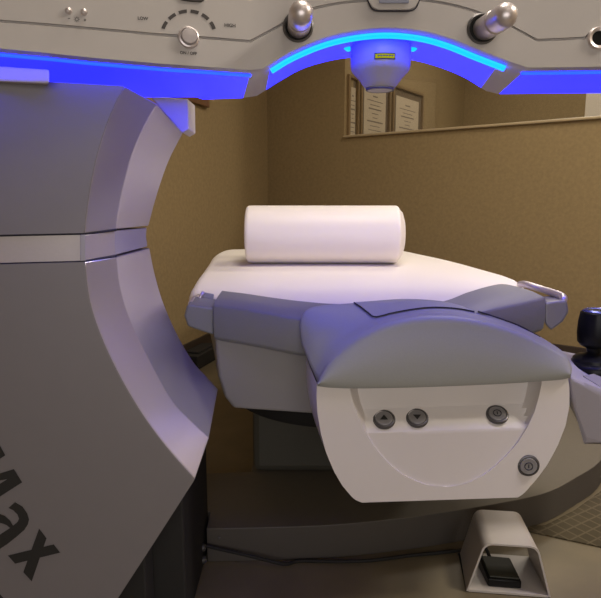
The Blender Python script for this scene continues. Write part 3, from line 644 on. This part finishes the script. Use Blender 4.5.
# arm joining the panel to the bed underside
# joystick pod at the right
tp_ = [PY(u, v, Y) for u, v, Y in ((556, 349, 1.42), (572, 352, 1.42), (640, 362, 1.42), (640, 404, 1.24), (601, 393, 1.22), (585, 384, 1.21), (570, 377, 1.20))]
bt_ = [PY(u, v, Y) for u, v, Y in ((566, 400, 1.42), (580, 420, 1.42), (640, 432, 1.42), (640, 446, 1.26), (602, 445, 1.245), (587, 441, 1.24), (572, 402, 1.22))]
pod = mesh('joystick_pod', *hexa(tp_, bt_), M['pod'], bed, bevel=0.008, seg=3, label='pale lilac joystick pod')
mesh('pod_inlay', *hexa([PY(u, v, Y) + Vector((0, 0, .003)) for u, v, Y in ((583, 377, 1.255), (600, 374, 1.30), (640, 377, 1.31), (640, 396, 1.245), (601, 388, 1.232))], [PY(u, v, Y) - Vector((0, 0, .006)) for u, v, Y in ((583, 377, 1.255), (600, 374, 1.30), (640, 377, 1.31), (640, 396, 1.245), (601, 388, 1.232))]), M['podgrey'], pod, smooth=False)
jc = PY(593, 362, 1.335); jz = lambda v: PY(593, v, 1.335).z; q = (PY(594, 362, 1.335) - jc).length
js = mesh('joystick', *lathe((jc.x, 1.335, 0), (0, 0, 1), [(.001, jz(310)), (12 * q, jz(310)), (15 * q, jz(312.5)), (16.5 * q, jz(322)), (17 * q, jz(333)), (16 * q, jz(342)), (13 * q, jz(345.5)), (7.5 * q, jz(348)), (6.5 * q, jz(352)), (9 * q, jz(354)), (16 * q, jz(356)), (19 * q, jz(358)), (19.5 * q, jz(361)), (23 * q, jz(362.5)), (24.5 * q, jz(365)), (24 * q, jz(370)), (.001, jz(371))], 48), M['black'], pod, angle=40, label='black joystick knob on round base')
mesh('joystick_cap', *lathe((jc.x, 1.335, 0), (0, 0, 1), [(13.6 * q, jz(312.2)), (13.2 * q, jz(310.6)), (11 * q, jz(309.4)), (9 * q, jz(309.8)), (8 * q, jz(311)), (.001, jz(311))], 40), M['bluecap'], js)
mesh('pod_arm', *hexa([Vector((.42, 1.33, .41)), Vector((.70, 1.33, .41)), Vector((.70, 1.33, .47)), Vector((.42, 1.33, .47))], [Vector((.42, 1.40, .41)), Vector((.70, 1.40, .41)), Vector((.70, 1.40, .47)), Vector((.42, 1.40, .47))]), M['pod'], bed, smooth=False, bevel=0.005)

# ================================================================== BOLSTER
bl, br_ = PY(247, 235, 1.835), PY(398, 234, 1.825); cz = (PY(325, 205.5, 1.83).z + 0.6895) / 2; rad = PY(325, 205.5, 1.83).z - cz
ax = Vector((br_.x - bl.x, br_.y - bl.y, 0)); L = ax.length
c0 = Vector((bl.x, bl.y, cz)); prof = [(.001, .010), (rad * .55, .008), (rad * .78, .003), (rad * .90, .0)]
for k in range(1, 7):
    a = R(90 * k / 6); prof.append((rad * .90 + rad * .10 * math.sin(a), .0 + .012 * (1 - math.cos(a))))
prof += [(rad * 1.0, L * f_) for f_ in (.1, .25, .5, .75, .9)]
for k in range(6, 0, -1):
    a = R(90 * k / 6); prof.append((rad * .90 + rad * .10 * math.sin(a), L - .012 * (1 - math.cos(a))))
prof += [(rad * .90, L), (rad * .78, L + .010), (rad * .55, L + .016), (.001, L + .018)]
bo = mesh('bolster_pillow', *lathe(c0, ax, prof, 64), M['bolster'], None, angle=70)
tag(bo, 'white cylindrical bolster pillow lying across the far end of the bed', 'pillow')

# ================================================================== FOOT PEDAL
foot = thing('foot_pedal', 'black foot pedal inside an open pale grey metal guard on the floor', 'foot pedal', (.468, 1.30, 0))
fx, fy, rot = .468, 1.225, R(-7)
def fpnt(x, y, z):
    return Vector((fx + x * math.cos(rot) - y * math.sin(rot), fy + x * math.sin(rot) + y * math.cos(rot), z))
def guard_line(off):
    cs = [Vector((-.092 + off, .003)), Vector((-.058 + off * .8, .124 - off)), Vector((.058 - off * .8, .124 - off)), Vector((.092 - off, .003))]
    out = [cs[0]]
    for k in (1, 2):
        a, b, c = cs[k - 1], cs[k], cs[k + 1]; r_ = .020 - off * .6
        p, q_ = b + (a - b).normalized() * r_, b + (c - b).normalized() * r_
        for t in [h / 7 for h in range(8)]: out.append(p * (1 - t) ** 2 + b * 2 * t * (1 - t) + q_ * t * t)
    out.append(cs[3]); return [(v.x, v.y) for v in out]
ring = guard_line(0) + list(reversed(guard_line(.004)))
DEP = .15
mesh('guard', *grid([[fpnt(x, 0, z) for x, z in ring], [fpnt(x * .93, DEP, z) for x, z in ring]], close_u=True, cap=True), M['hoodmetal'], foot, angle=40)
mesh('guard_base', *hexa([fpnt(-.087, 0, .002), fpnt(.087, 0, .002), fpnt(.087, 0, .007), fpnt(-.087, 0, .007)], [fpnt(-.08, DEP, .002), fpnt(.08, DEP, .002), fpnt(.08, DEP, .007), fpnt(-.08, DEP, .007)]), M['hoodmetal'], foot, smooth=False)
mesh('rubber_foot', *hexa([fpnt(-.092, 0.002, 0), fpnt(.092, 0.002, 0), fpnt(.092, 0.002, .003), fpnt(-.092, 0.002, .003)], [fpnt(-.09, DEP, 0), fpnt(.09, DEP, 0), fpnt(.09, DEP, .003), fpnt(-.09, DEP, .003)]), M['blackmatt'], foot, smooth=False)
px_ = [(-.042, .016, .0072), (.032, .016, .0072), (.032, .016, .026), (-.042, .016, .027)]
mesh('switch_body', *hexa([fpnt(*q_) for q_ in px_], [fpnt(x - .010, y + .075, z + (.010 if z > .01 else 0)) for x, y, z in px_]), M['black'], foot, bevel=0.003)
px_ = [(-.038, .020, .0275), (.028, .020, .0265), (.028, .020, .031), (-.038, .020, .032)]
mesh('pedal_tread', *hexa([fpnt(*q_) for q_ in px_], [fpnt(x - .009, y + .066, z + .009) for x, y, z in px_]), M['oliveblack'], foot, bevel=0.002)
cb = [(-.232, 1.338, .052), (-.215, 1.335, .05)] + [tuple(PZ(u, v, .006)) for u, v in ((300, 561), (335, 561.5))] + [tuple(PZ(u, v, .005)) for u, v in ((370, 560.5), (410, 555.5), (445, 552))] + [tuple(fpnt(-.03, DEP + .02, .012)), tuple(fpnt(-.045, DEP - .01, .04)), tuple(fpnt(-.03, .115, .04)), tuple(fpnt(-.022, .088, .024))]
cb[2:2] = [(-.11, 1.325, .030), (-.04, 1.325, .012)]
mesh('cable', *tube(sm(cb, 90), .0042, 10), M['blackmatt'], foot)
